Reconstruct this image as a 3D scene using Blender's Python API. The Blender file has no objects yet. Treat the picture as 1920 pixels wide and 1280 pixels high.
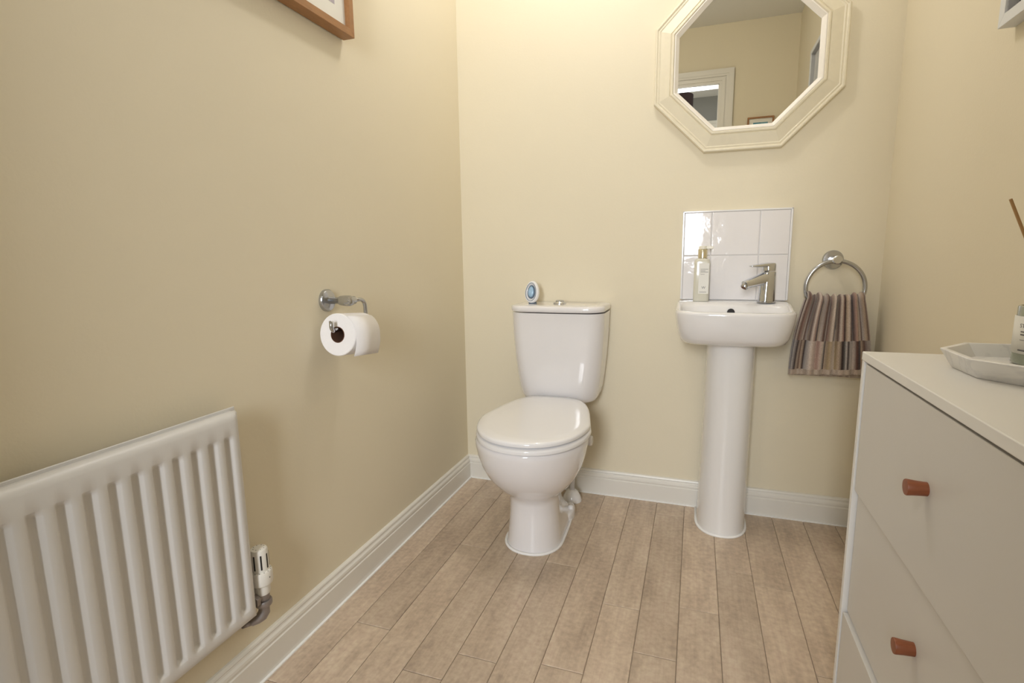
import bpy, bmesh, math, random
from mathutils import Vector, Matrix
random.seed(7)
PI = math.pi
SC = bpy.context.scene
COL = SC.collection

# ------------------------------------------------------------------ camera
F_PX = 993.5
yaw, pitch, roll = (math.radians(a) for a in (19.145, 9.072, -0.768))
cy, sy = math.cos(yaw), math.sin(yaw)
fw = Vector((-sy*math.cos(pitch), cy*math.cos(pitch), -math.sin(pitch)))
rt = Vector((cy, sy, 0)); up = rt.cross(fw)
r2 = rt*math.cos(roll) + up*math.sin(roll)
u2 = -rt*math.sin(roll) + up*math.cos(roll)
cam_d = bpy.data.cameras.new('camera'); cam = bpy.data.objects.new('camera', cam_d); COL.objects.link(cam)
M = Matrix.Identity(4)
for i, v in enumerate((r2, u2, -fw)):
    for j in range(3): M[j][i] = v[j]
M[2][3] = 1.0
cam.matrix_world = M
cam_d.sensor_width = 36; cam_d.lens = 36*F_PX/1920; cam_d.clip_start = 0.02
SC.camera = cam

# ------------------------------------------------------------------ light and exposure
SC.view_settings.view_transform = 'Standard'; SC.view_settings.look = 'None'
SC.view_settings.gamma = 1; SC.view_settings.use_curve_mapping = False
SC.view_settings.exposure = -0.05
w = bpy.data.worlds.new('world'); SC.world = w; w.use_nodes = True
w.node_tree.nodes['Background'].inputs[0].default_value = (0.8, 0.85, 1, 1)
w.node_tree.nodes['Background'].inputs[1].default_value = 0.05
def area(name, loc, target, size, power, col, shape='DISK', size_y=None):
    d = bpy.data.lights.new(name, 'AREA'); d.shape = shape; d.size = size
    if size_y: d.size_y = size_y
    d.energy = power; d.color = col
    o = bpy.data.objects.new(name, d); COL.objects.link(o); o.location = loc
    o.rotation_euler = (Vector(target)-Vector(loc)).to_track_quat('-Z', 'Y').to_euler()
    return o
pd = bpy.data.lights.new('ceiling_lamp_light', 'POINT'); pd.shadow_soft_size = .07; pd.energy = 12.0; pd.color = (1.0, 0.975, 0.95)
po = bpy.data.objects.new('ceiling_lamp_light', pd); COL.objects.link(po); po.location = (-0.36, 1.62, 2.44)
area('hall_daylight', (-0.21, -1.70, 1.52), (-0.35, 0.5, 1.1), 0.48, 60.0, (0.90, 0.94, 1.0), 'RECTANGLE', 1.12)
area('hall_fill_light', (-1.05, -0.95, 2.52), (-1.05, -0.95, 0), 0.3, 9.0, (1.0, 0.96, 0.92))  # added fill lamp, brightens floor and toilet through the doorway

# ------------------------------------------------------------------ helpers
def link(o):
    COL.objects.link(o); return o
def mesh_obj(name, verts, faces, mat=None, parent=None, smooth=False, bevel=0, bseg=2, sub=0, autos=None):
    me = bpy.data.meshes.new(name); me.from_pydata([tuple(v) for v in verts], [], faces)
    bm = bmesh.new(); bm.from_mesh(me); bmesh.ops.recalc_face_normals(bm, faces=bm.faces); bm.to_mesh(me); bm.free()
    if mat: me.materials.append(mat)
    o = link(bpy.data.objects.new(name, me))
    if parent: o.parent = parent
    if bevel:
        m = o.modifiers.new('bevel', 'BEVEL'); m.width = bevel; m.segments = bseg; m.limit_method = 'ANGLE'; m.angle_limit = math.radians(35)
        m.harden_normals = True
        smooth = True
    if sub:
        m = o.modifiers.new('sub', 'SUBSURF'); m.levels = m.render_levels = sub
    if smooth:
        for p in me.polygons: p.use_smooth = True
    if autos:
        for p in me.polygons: p.use_smooth = True
        me.set_sharp_from_angle(angle=math.radians(autos))
    return o
class G:
    """collects shapes into one mesh"""
    def __init__(s): s.v = []; s.f = []
    def add(s, v, f):
        n = len(s.v); s.v += [tuple(p) for p in v]; s.f += [tuple(i+n for i in q) for q in f]; return s
    def box(s, a, b):
        x0, y0, z0 = a; x1, y1, z1 = b
        return s.add([(x0,y0,z0),(x1,y0,z0),(x1,y1,z0),(x0,y1,z0),(x0,y0,z1),(x1,y0,z1),(x1,y1,z1),(x0,y1,z1)],
                     [(0,3,2,1),(4,5,6,7),(0,1,5,4),(1,2,6,5),(2,3,7,6),(3,0,4,7)])
    def lathe(s, prof, c=(0,0,0), axis='z', n=32, cap=True):
        """prof: (radius, height)"""
        v = []; f = []
        for r, h in prof:
            for k in range(n):
                a = 2*PI*k/n; p = (r*math.cos(a), r*math.sin(a), h)
                if axis == 'x': p = (p[2], p[0], p[1])
                elif axis == 'y': p = (p[1], p[2], p[0])
                elif axis == '-y': p = (p[0], -p[2], p[1])
                v.append((p[0]+c[0], p[1]+c[1], p[2]+c[2]))
        for i in range(len(prof)-1):
            for k in range(n):
                k2 = (k+1) % n; f.append((i*n+k, i*n+k2, (i+1)*n+k2, (i+1)*n+k))
        if cap:
            f.append(tuple(range(n))[::-1]); m = (len(prof)-1)*n; f.append(tuple(range(m, m+n)))
        return s.add(v, f)
    def tube(s, pts, r, n=16, cap=True, closed=False):
        P = [Vector(p) for p in pts]; v = []; f = []; N = len(P); u = None
        for i, p in enumerate(P):
            if closed: t = (P[(i+1) % N]-P[i-1]).normalized()
            else: t = (P[min(i+1, N-1)]-P[max(i-1, 0)]).normalized()
            if u is None:
                u = t.orthogonal().normalized()
            u = (u - t*u.dot(t)).normalized(); q = t.cross(u)
            rr = r[i] if isinstance(r, (list, tuple)) else r
            for k in range(n):
                a = 2*PI*k/n; v.append(p + (u*math.cos(a)+q*math.sin(a))*rr)
        for i in range(N if closed else N-1):
            for k in range(n):
                k2 = (k+1) % n; j = (i+1) % N; f.append((i*n+k, i*n+k2, j*n+k2, j*n+k))
        if cap and not closed:
            f.append(tuple(range(n))[::-1]); f.append(tuple(range((N-1)*n, N*n)))
        return s.add(v, f)
    def loft(s, rings, cap0=True, cap1=True):
        n = len(rings[0]); v = [p for r in rings for p in r]; f = []
        for i in range(len(rings)-1):
            for k in range(n):
                k2 = (k+1) % n; f.append((i*n+k, i*n+k2, (i+1)*n+k2, (i+1)*n+k))
        if cap0: f.append(tuple(range(n))[::-1])
        if cap1: m = (len(rings)-1)*n; f.append(tuple(range(m, m+n)))
        return s.add(v, f)
    def make(s, name, mat, parent=None, **k): return mesh_obj(name, s.v, s.f, mat, parent, **k)
def box(name, a, b, mat, parent=None, bevel=0, **k): return G().box(a, b).make(name, mat, parent, bevel=bevel, **k)
def tag(o, label=None, cat=None, group=None, kind=None):
    if label: o['label'] = label
    if cat: o['category'] = cat
    if group: o['group'] = group
    if kind: o['kind'] = kind
    return o
def thing(name, loc, label, cat, group=None):
    o = link(bpy.data.objects.new(name, None)); o.location = loc; o.empty_display_size = .05
    bpy.context.view_layer.update()
    return tag(o, label, cat, group)
def adopt(root):
    """children were modelled in world coordinates: keep them there under a root that has its own location"""
    off = Matrix.Translation(-root.location)
    for c in COL.objects:
        if c.parent == root and not c.get('_loc'):
            c.matrix_parent_inverse = off
def struct(o): o['kind'] = 'structure'; return o
def rrect(cx, cyy, hx, hy, r, z, n=8):
    pts = []
    for sx, sy_, a0 in ((1,1,0),(-1,1,90),(-1,-1,180),(1,-1,270)):
        for k in range(n+1):
            a = math.radians(a0+90*k/n); pts.append((cx+sx*(hx-r)+r*math.cos(a), cyy+sy_*(hy-r)+r*math.sin(a), z))
    return pts

# ------------------------------------------------------------------ materials
def new_mat(name):
    m = bpy.data.materials.new(name); m.use_nodes = True; nt = m.node_tree
    return m, nt, nt.nodes['Principled BSDF'], nt.nodes, nt.links
def pbr(name, col, rough=.5, metal=0, coat=0, noise=0, nscale=30, bump=0, bscale=200, spec=None, stretch=None, bdist=.001):
    m, nt, b, N, L = new_mat(name)
    b.inputs['Base Color'].default_value = (*col, 1); b.inputs['Roughness'].default_value = rough
    b.inputs['Metallic'].default_value = metal; b.inputs['Coat Weight'].default_value = coat; b.inputs['Coat Roughness'].default_value = .03
    if spec is not None: b.inputs['Specular IOR Level'].default_value = spec
    tc = N.new('ShaderNodeTexCoord'); mp = N.new('ShaderNodeMapping'); L.new(tc.outputs['Object'], mp.inputs[0])
    if stretch: mp.inputs['Scale'].default_value = stretch
    if noise:
        n = N.new('ShaderNodeTexNoise'); n.inputs['Scale'].default_value = nscale; n.inputs['Detail'].default_value = 4
        L.new(mp.outputs[0], n.inputs['Vector'])
        mx = N.new('ShaderNodeMix'); mx.data_type = 'RGBA'; mx.blend_type = 'MIX'
        mx.inputs[6].default_value = (*[c*(1-noise) for c in col], 1); mx.inputs[7].default_value = (*[min(1, c*(1+noise)) for c in col], 1)
        L.new(n.outputs['Fac'], mx.inputs[0]); L.new(mx.outputs[2], b.inputs['Base Color'])
    if bump:
        n = N.new('ShaderNodeTexNoise'); n.inputs['Scale'].default_value = bscale; n.inputs['Detail'].default_value = 3
        L.new(mp.outputs[0], n.inputs['Vector'])
        bp = N.new('ShaderNodeBump'); bp.inputs['Strength'].default_value = bump; bp.inputs['Distance'].default_value = bdist
        L.new(n.outputs['Fac'], bp.inputs['Height']); L.new(bp.outputs[0], b.inputs['Normal'])
    return m
WALL = pbr('cream_wall_paint', (0.80, 0.722, 0.550), .75, noise=.02, nscale=3, bump=.25, bscale=160, spec=.25)
CEIL = pbr('white_ceiling_paint', (0.86, 0.85, 0.81), .8, bump=.2, bscale=120)
SKIRT = pbr('white_satin_skirting', (0.80, 0.77, 0.70), .32, noise=.02, nscale=8)
CAULK = pbr('white_sealant', (0.93, 0.92, 0.90), .4, noise=.03)
CERAMIC = pbr('white_ceramic', (0.84, 0.815, 0.81), .10, coat=.6, noise=.01, nscale=4)
CERAMIC_B = pbr('white_ceramic_basin', (0.84, 0.82, 0.805), .10, coat=.6, noise=.01, nscale=4)
PED = pbr('white_ceramic_pedestal', (0.82, 0.80, 0.775), .16, coat=.4, noise=.01, nscale=4)
SEATM = pbr('white_seat_plastic', (0.87, 0.855, 0.85), .09, coat=.5, noise=.01, nscale=4)
CHROME = pbr('chrome', (0.66, 0.68, 0.72), .07, metal=1, noise=.02)
CHROME_D = pbr('brushed_nickel_chrome', (0.50, 0.51, 0.535), .16, metal=1, noise=.03)
BLACK = pbr('black_hollow', (0.012, 0.010, 0.010), .6, noise=.1)
RAD = pbr('radiator_enamel', (0.68, 0.66, 0.63), .35, noise=.015, nscale=5)
VALVEW = pbr('valve_white_plastic', (0.80, 0.77, 0.70), .35, noise=.03)
VALVEG = pbr('valve_grey_metal', (0.32, 0.29, 0.28), .38, metal=.7, noise=.15, nscale=60)
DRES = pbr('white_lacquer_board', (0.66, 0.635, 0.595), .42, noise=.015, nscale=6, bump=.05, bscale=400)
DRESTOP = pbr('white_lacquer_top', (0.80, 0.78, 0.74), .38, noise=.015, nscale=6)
DRESIN = pbr('dresser_inner_board', (0.45, 0.43, 0.41), .5, noise=.03)
KNOB = pbr('stained_beech_knob', (0.25, 0.075, 0.028), .42, noise=.25, nscale=40, stretch=(1, 6, 6))
OAK = pbr('honey_brown_frame_wood', (0.36, 0.17, 0.06), .45, noise=.25, nscale=30, stretch=(4, 1, 4), bump=.2, bscale=90)
MOUNT = pbr('ivory_mount_board', (0.86, 0.84, 0.76), .8, noise=.02)
WHITEFR = pbr('white_picture_frame', (0.74, 0.75, 0.75), .4, noise=.02)
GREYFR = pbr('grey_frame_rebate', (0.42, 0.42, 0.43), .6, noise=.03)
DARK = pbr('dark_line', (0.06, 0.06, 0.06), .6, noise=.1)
MIRFR = pbr('limed_cream_wood', (0.80, 0.725, 0.55), .45, noise=.05, nscale=40, bump=.25, bscale=140)
MIRWH = pbr('ivory_inner_slip', (0.90, 0.84, 0.74), .4, noise=.02)
PAPER = pbr('toilet_paper', (0.88, 0.85, 0.83), .9, noise=.02, nscale=60, bump=.3, bscale=300)
CARD = pbr('cardboard_core', (0.16, 0.075, 0.04), .9, noise=.1)
TILE = pbr('white_wavy_tile_glaze', (0.86, 0.83, 0.82), .07, coat=.4, noise=.01, bump=.40, bscale=17, bdist=.004)
GROUT = pbr('white_grout', (0.80, 0.77, 0.74), .8, noise=.04, nscale=80)
HALLW = pbr('grey_hall_paint', (0.30, 0.30, 0.29), .8, noise=.02)
SHADE = pbr('dark_brown_lampshade', (0.030, 0.012, 0.012), .8, noise=.2, nscale=80)
LABEL = pbr('white_paper_label', (0.82, 0.80, 0.74), .6, noise=.02)
INK = pbr('grey_label_ink', (0.16, 0.15, 0.15), .7, noise=.05)
PUMPC = pbr('cream_pump_plastic', (0.82, 0.78, 0.66), .35, noise=.02)
GOLD = pbr('pale_brass_collar', (0.75, 0.69, 0.52), .18, metal=.9, noise=.03)
REED = pbr('rattan_reed', (0.42, 0.24, 0.09), .7, noise=.2, nscale=60)
BLUEG = pbr('blue_gel', (0.36, 0.55, 0.74), .15, coat=.6, noise=.25, nscale=90)
SLATE = pbr('dark_slate_ring', (0.13, 0.18, 0.25), .3, noise=.1)
HALLFLOOR = pbr('hall_carpet', (0.35, 0.31, 0.26), .95, noise=.1, nscale=90)

def mirror_mat():
    m, nt, b, N, L = new_mat('mirror_silver')
    b.inputs['Base Color'].default_value = (.92, .93, .91, 1); b.inputs['Metallic'].default_value = 1; b.inputs['Roughness'].default_value = 0.004
    return m
MIRROR = mirror_mat()
def glass(name, col, rough=.02, ior=1.45):
    m, nt, b, N, L = new_mat(name)
    b.inputs['Base Color'].default_value = (*col, 1); b.inputs['Transmission Weight'].default_value = 1
    b.inputs['Roughness'].default_value = rough; b.inputs['IOR'].default_value = ior
    return m
SOAP = pbr('soap_bottle_frosted', (0.86, 0.83, 0.70), .25, coat=.5, noise=.03)
SOAP.node_tree.nodes['Principled BSDF'].inputs['Transmission Weight'].default_value = .25
CLEAR = glass('clear_glass', (0.86, 0.90, 0.84))
DIFFL = pbr('diffuser_body_glass', (0.42, 0.46, 0.36), .08, coat=.8, noise=.03)
DIFFL.node_tree.nodes['Principled BSDF'].inputs['Transmission Weight'].default_value = .4

def marble():
    m, nt, b, N, L = new_mat('white_marble')
    tc = N.new('ShaderNodeTexCoord'); n = N.new('ShaderNodeTexNoise'); n.inputs['Scale'].default_value = 7; n.inputs['Detail'].default_value = 5; n.inputs['Distortion'].default_value = 1.5
    L.new(tc.outputs['Object'], n.inputs['Vector'])
    r = N.new('ShaderNodeValToRGB'); e = r.color_ramp.elements
    e[0].position = .47; e[0].color = (.86, .84, .81, 1); e[1].position = .54; e[1].color = (.84, .82, .80, 1)
    k = e.new(.505); k.color = (.76, .745, .73, 1)
    L.new(n.outputs['Fac'], r.inputs[0]); L.new(r.outputs[0], b.inputs['Base Color']); b.inputs['Roughness'].default_value = .35
    return m
MARBLE = marble()

def plank_mat():
    m, nt, b, N, L = new_mat('grey_brown_wood_vinyl')
    tc = N.new('ShaderNodeTexCoord'); oi = N.new('ShaderNodeObjectInfo')
    add = N.new('ShaderNodeVectorMath'); add.operation = 'MULTIPLY_ADD'
    cmb = N.new('ShaderNodeCombineXYZ'); L.new(oi.outputs['Random'], cmb.inputs[0]); L.new(oi.outputs['Random'], cmb.inputs[1]); L.new(oi.outputs['Random'], cmb.inputs[2])
    add.inputs[1].default_value = (37, 53, 71); L.new(cmb.outputs[0], add.inputs[0]); L.new(tc.outputs['Object'], add.inputs[2])
    mp = N.new('ShaderNodeMapping'); mp.inputs['Scale'].default_value = (1, .30, 1); L.new(add.outputs[0], mp.inputs[0])
    n1 = N.new('ShaderNodeTexNoise'); n1.inputs['Scale'].default_value = 14; n1.inputs['Detail'].default_value = 7; n1.inputs['Roughness'].default_value = .62
    mpg = N.new('ShaderNodeMapping'); mpg.inputs['Scale'].default_value = (1, .045, 1); L.new(add.outputs[0], mpg.inputs[0])
    n2 = N.new('ShaderNodeTexNoise'); n2.inputs['Scale'].default_value = 130; n2.inputs['Detail'].default_value = 4
    n3 = N.new('ShaderNodeTexNoise'); n3.inputs['Scale'].default_value = 70; n3.inputs['Detail'].default_value = 6
    L.new(mp.outputs[0], n1.inputs['Vector']); L.new(mpg.outputs[0], n2.inputs['Vector']); L.new(add.outputs[0], n3.inputs['Vector'])
    r1 = N.new('ShaderNodeValToRGB'); e = r1.color_ramp.elements
    e[0].position = .30; e[0].color = (.455, .350, .260, 1); e[1].position = .70; e[1].color = (.65, .52, .395, 1)
    k = e.new(.5); k.color = (.56, .44, .328, 1)
    L.new(n1.outputs['Fac'], r1.inputs[0])
    mx = N.new('ShaderNodeMix'); mx.data_type = 'RGBA'; mx.blend_type = 'OVERLAY'; mx.inputs[0].default_value = .18
    L.new(r1.outputs[0], mx.inputs[6]); L.new(n2.outputs['Fac'], mx.inputs[7])
    mx3 = N.new('ShaderNodeMix'); mx3.data_type = 'RGBA'; mx3.blend_type = 'OVERLAY'; mx3.inputs[0].default_value = .34
    L.new(mx.outputs[2], mx3.inputs[6]); L.new(n3.outputs['Fac'], mx3.inputs[7])
    hs = N.new('ShaderNodeHueSaturation'); hs.inputs['Saturation'].default_value = .98
    mr = N.new('ShaderNodeMapRange'); mr.inputs[3].default_value = .91; mr.inputs[4].default_value = 1.09
    L.new(oi.outputs['Random'], mr.inputs[0]); L.new(mr.outputs[0], hs.inputs['Value']); L.new(mx3.outputs[2], hs.inputs['Color'])
    L.new(hs.outputs[0], b.inputs['Base Color']); b.inputs['Roughness'].default_value = .42; b.inputs['Specular IOR Level'].default_value = .4
    bp = N.new('ShaderNodeBump'); bp.inputs['Strength'].default_value = .2; bp.inputs['Distance'].default_value = .0008
    L.new(n2.outputs['Fac'], bp.inputs['Height']); L.new(bp.outputs[0], b.inputs['Normal'])
    return m
PLANK = plank_mat()
JOINT = pbr('dark_plank_joint', (0.27, 0.215, 0.16), .7, noise=.1)

# ------------------------------------------------------------------ room shell
XL, XR, YB, YN, ZC = -0.965, 0.600, 2.140, -0.030, 2.59
T = .10
DX0, DX1, DZ = -0.74, 0.102, 2.195          # doorway behind the camera
HY, HX0, HX1 = -1.84, -1.9, 1.2            # hall
floor = struct(box('floor', (XL-T, YN-T, -.06), (XR+T, YB+T, -.0035), JOINT))
struct(box('wall_left', (XL-T, YN, 0), (XL, YB+T, ZC), WALL))
struct(box('wall_right', (XR, YN, 0), (XR+T, YB+T, ZC), WALL))
struct(box('wall_back', (XL, YB, 0), (XR, YB+T, ZC), WALL))
g = G()
g.box((HX0, YN-T, 0), (DX0, YN, ZC)); g.box((DX1, YN-T, 0), (HX1, YN, ZC)); g.box((DX0, YN-T, DZ), (DX1, YN, ZC))
struct(g.make('wall_near', WALL))
struct(box('ceiling', (XL-T, YN, ZC), (XR+T, YB+T, ZC+.06), CEIL))
# hall beyond the door opening, seen in the mirror
struct(box('floor_hall', (HX0-T, HY-T, -.06), (HX1+T, YN-T, 0), HALLFLOOR))
struct(box('ceiling_hall', (HX0-T, HY-T, ZC), (HX1+T, YN, ZC+.06), CEIL))
struct(box('wall_hall_left', (HX0-T, HY, 0), (HX0, YN-T, ZC), HALLW))
struct(box('wall_hall_right', (HX1, HY, 0), (HX1+T, YN-T, ZC), HALLW))
struct(box('wall_hall_far', (HX0-T, HY-T, 0), (HX1+T, HY, ZC), HALLW))
def profile_run(name, prof, axis, a, b, base, sgn, mat, mitre0=0, mitre1=0):
    """prof: list of (out, z); run along axis from a to b; base = wall coordinate, sgn = outward direction"""
    v = []
    for t, mt in ((a, mitre0), (b, mitre1)):
        for o_, z in prof:
            if axis == 'y': v.append((base+sgn*o_, t+mt*o_, z))
            else: v.append((t+mt*o_, base+sgn*o_, z))
    n = len(prof); f = [(i, (i+1) % n, n+(i+1) % n, n+i) for i in range(n)] + [tuple(range(n))[::-1], tuple(range(n, 2*n))]
    return mesh_obj(name, v, f, mat)
SK = [(0, -.003), (.017, -.003), (.017, .068), (.0145, .0705), (.0145, .073), (.0155, .078), (.0145, .084), (.010, .089), (.009, .093), (.0105, .0965), (.009, .1005), (.005, .1035), (0, .1040)]
for nm, ax, a, b, base, s, m0, m1 in (('baseboard_left', 'y', YN, YB, XL, 1, 0, -1), ('baseboard_right', 'y', YN, YB, XR, -1, 0, -1), ('baseboard_back', 'x', XL, XR, YB, -1, 1, -1)):
    o = struct(profile_run(nm, SK, ax, a, b, base, s, SKIRT, m0, m1))
    if ax == 'y':
        x0, x1 = (base+.017, base+.024) if s > 0 else (base-.024, base-.017)
        box('sealant_bead', (x0, a, -.003), (x1, b-.017, .0035), CAULK, o)
    else:
        box('sealant_bead', (a+.017, YB-.0225, -.003), (b-.017, YB-.017, .003), CAULK, o)
# door lining and architrave
g = G()
AW = .096
def arch(g, y, s):
    for d, i0, i1 in ((.012, 0, AW), (.018, .018, .040), (.022, AW-.035, AW-.008), (.019, AW-.05, AW)):
        y0, y1 = sorted((y, y+s*d))
        g.box((DX1+i0, y0, 0), (DX1+i1, y1, DZ+i1)); g.box((DX0-i1, y0, 0), (DX0-i0, y1, DZ+i1)); g.box((DX0-i0, y0, DZ+i0), (DX1+i0, y1, DZ+i1))
arch(g, YN, 1); arch(g, YN-T, -1)
g.box((DX0, YN-T-.001, 0), (DX0+.004, YN+.001, DZ)); g.box((DX1-.004, YN-T-.001, 0), (DX1, YN+.001, DZ)); g.box((DX0, YN-T-.001, DZ-.004), (DX1, YN+.001, DZ))
struct(g.make('trim_1', SKIRT))
# hall far door, seen high in the mirror
g = G()
DH = 2.245
for i0, i1, d in ((0, .105, .014), (.02, .05, .02), (.075, .099, .024)):
    g.box((-.65-i1, HY, 0), (-.65-i0, HY+d, DH+i1)); g.box((.25+i0, HY, 0), (.25+i1, HY+d, DH+i1)); g.box((-.65-i0, HY, DH+i0), (.25+i0, HY+d, DH+i1))
struct(g.make('trim_2', SKIRT))
d = struct(box('door_1', (-.65, HY, .01), (.25, HY+.006, DH), GREYFR))
box('door_panel', (-.55, HY+.004, 1.2), (-.25, HY+.012, 2.05), SKIRT, d, bevel=.003); box('door_panel', (-.15, HY+.004, 1.2), (.15, HY+.012, 2.05), SKIRT, d, bevel=.003)
# floor planks
PW, PX0 = .1062, -.009
ends = {-9: [1.726, .876], -8: [1.949, 1.12], -7: [1.58, .74], -6: [1.87, 1.007], -5: [1.098, 1.93], -4: [1.565, .74], -3: [1.879, 1.13], -2: [1.411, .56], -1: [1.243, 2.02],
        0: [1.46, .62], 1: [1.693, .85], 2: [1.638, .80], 3: [1.30, .45], 4: [1.75, .9], 5: [1.5, .65]}
def plank(x0, x1, y0, y1):
    g_ = .0007; c = .0016
    x0 = max(x0, XL+.0005)+g_; x1 = min(x1, XR-.0005)-g_; y0 += g_; y1 -= g_
    cx_, cyy = (x0+x1)/2, (y0+y1)/2
    v = [(x0,y0,-.0035),(x1,y0,-.0035),(x1,y1,-.0035),(x0,y1,-.0035),(x0,y0,-.0012),(x1,y0,-.0012),(x1,y1,-.0012),(x0,y1,-.0012),(x0+c,y0+c,0),(x1-c,y0+c,0),(x1-c,y1-c,0),(x0+c,y1-c,0)]
    v = [(a-cx_, b-cyy, z) for a, b, z in v]
    f = [(0,3,2,1),(8,9,10,11)]+[(i, (i+1) % 4, 4+(i+1) % 4, 4+i) for i in range(4)]+[(4+i, 4+(i+1) % 4, 8+(i+1) % 4, 8+i) for i in range(4)]
    o = mesh_obj('plank', v, f, PLANK, floor); o.location = (cx_, cyy, 0)
for k, js in ends.items():
    x0 = PX0+k*PW; x1 = x0+PW
    if k == -9: x0 = XL
    if x1 > XR: x1 = XR
    ys = sorted([YN] + [j for j in js] + [YB])
    for a, b in zip(ys[:-1], ys[1:]): plank(x0, x1, a, b)
plank(PX0-10*PW, PX0-9*PW, YN, YB) if PX0-9*PW > XL+.01 else None

# ------------------------------------------------------------------ toilet
TX = -.505
def egg(a, yf, yb, yc, z, ab=None, pf=2.0, pb=3.0, n=56, cx=TX):
    ab = a if ab is None else ab; pts = []
    for k in range(n):
        t = 2*PI*k/n; s, c = math.sin(t), math.cos(t)
        if c >= 0:      # front
            x = a*math.copysign(abs(s)**(2/pf), s); y = yc-(yc-yf)*abs(c)**(2/pf)
        else:
            q = abs(c)**(2/pb); x = (a+(ab-a)*q)*math.copysign(abs(s)**(2/pb), s); y = yc+(yb-yc)*q
        pts.append((cx+x, y, z))
    return pts
toilet = thing('toilet', (TX, 1.80, 0), 'white ceramic close-coupled toilet with closed lid against the back wall', 'toilet')
secs = [ # z, a, yf, yb, yc, ab, pf, pb
 (0.000, .091, 1.588, 1.975, 1.70, .085, 2.2, 4), (.012, .089, 1.590, 1.972, 1.70, .083, 2.2, 4), (.040, .086, 1.595, 1.955, 1.70, .078, 2.2, 4),
 (.070, .083, 1.598, 1.945, 1.70, .056, 2.2, 3), (.11, .080, 1.602, 1.94, 1.70, .048, 2.2, 3), (.165, .079, 1.603, 1.94, 1.70, .048, 2.2, 3), (.188, .084, 1.594, 1.94, 1.70, .052, 2.2, 3),
 (.205, .096, 1.572, 1.95, 1.69, .065, 2.15, 3), (.230, .118, 1.540, 1.97, 1.68, .08, 2.1, 3), (.265, .140, 1.508, 1.99, 1.67, .10, 2.1, 3), (.305, .158, 1.482, 2.00, 1.67, .12, 2.1, 3),
 (.345, .169, 1.466, 2.01, 1.67, .13, 2.1, 3.2), (.380, .175, 1.458, 2.02, 1.67, .135, 2.1, 3.4), (.396, .176, 1.457, 2.02, 1.67, .135, 2.1, 3.4), (.402, .172, 1.461, 2.018, 1.67, .132, 2.1, 3.4)]
g = G(); g.loft([egg(a*(1.08 if z < .19 else 1.085), yf, yb, yc, z, ab*1.06, pf, pb, cx=TX-.006 if z < .19 else TX-.004) for z, a, yf, yb, yc, ab, pf, pb in secs])
pan = g.make('pan', CERAMIC, toilet, autos=60)
# foot flanges with bolt caps
for s in (-1, 1):
    g = G(); r = []
    for z, q in ((0, 1), (.024, .96), (.031, .88), (.034, .7)):
        r.append([(TX-.007+s*(.074+.0)+.027*q*math.cos(t)*1.0, 1.895+.065*q*math.sin(t), z) for t in [2*PI*k/28 for k in range(28)]])
    g.loft(r); fl = g.make('foot_flange', CERAMIC, toilet, autos=50)
    G().lathe([(.011, .030), (.011, .040), (.009, .045), (.004, .047)], (TX-.007+s*.086, 1.895, 0), n=20).make('bolt_cap', SEATM, fl, autos=50)
g = G(); ring = [Vector(p) for p in egg(.101, 1.584, 1.977, 1.70, .003, .093, 2.2, 4, cx=TX-.006)]
g.tube(ring, .0050, n=8, closed=True); g.make('sealant_bead', CAULK, toilet, smooth=True)
# seat ring and lid
def seat(z0, z1, a, yf, e, mat, name, dome=0):
    R = []
    for z, q in ((z0, e), (z0+.003, .001), (z1-.007, 0), (z1-.003, .002), (z1, .008)):
        R.append(egg(a-q, yf+q, 1.945-q, 1.675, z, .135-q, 2.15, 4.2, cx=TX+.004))
    if dome:
        for q, dz in ((.03, .002), (.07, .004), (.12, .005)):
            R.append(egg(a-q, yf+q*1.3, 1.945-q*1.3, 1.70, z1+dz, max(.135-q*.75, .02), 2.15, 3.6, cx=TX+.004))
    R = [[(x, y, z+.017*max(0, (y-yf)/.5)) for x, y, z in r_] for r_ in R]
    return G().loft(R).make(name, mat, toilet, autos=50)
seat(.4055, .4245, .1930, 1.443, .010, SEATM, 'seat')
seat(.4285, .4465, .1905, 1.446, .009, SEATM, 'lid', 1)
for s in (-1, 1):
    G().lathe([(.013, 0), (.013, .040), (.010, .045)], (TX+s*.085, 1.94, .403), n=20).make('hinge_post', SEATM, toilet, autos=50)
# cistern
def cis(hx, yf, z, r, bow=.012, yb=2.132, n=10):
    pts = []
    cx_ = TX
    for sx, yy, a0 in ((1, 1, 0), (-1, 1, 90), (-1, -1, 180), (1, -1, 270)):
        rr = .01 if yy > 0 else r
        ycn = yb-rr if yy > 0 else yf+rr
        for k in range(n+1):
            a = math.radians(a0+90*k/n); x = sx*(hx-rr)+rr*math.cos(a); y = ycn+rr*math.sin(a)
            if yy < 0: y -= bow*(1-(x/hx)**2)
            pts.append((cx_+x, y, z))
    out = []
    for i, p in enumerate(pts):
        out.append(p); q = pts[(i+1) % len(pts)]
        if i == 2*(n+1)+n:
            for k in range(1, 12):
                t = k/12; x = p[0]+(q[0]-p[0])*t; u = (x-cx_)/hx
                out.append((x, yf-bow*(1-u*u), z))
        elif i % (n+1) == n:
            for k in range(1, 12): out.append((p[0]+(q[0]-p[0])*k/12, p[1]+(q[1]-p[1])*k/12, z))
    return out
g = G()
g.loft([cis(hx, yf, z, r) for z, hx, yf, r in ((.4265, .126, 2.00, .05), (.429, .136, 1.99, .055), (.437, .147, 1.980, .06), (.452, .155, 1.973, .062), (.485, .162, 1.967, .062),
        (.54, .169, 1.961, .06), (.62, .1765, 1.956, .058), (.70, .1815, 1.953, .056), (.785, .1845, 1.952, .055))])
g.make('cistern', CERAMIC, toilet, autos=50)
g = G()
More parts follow.
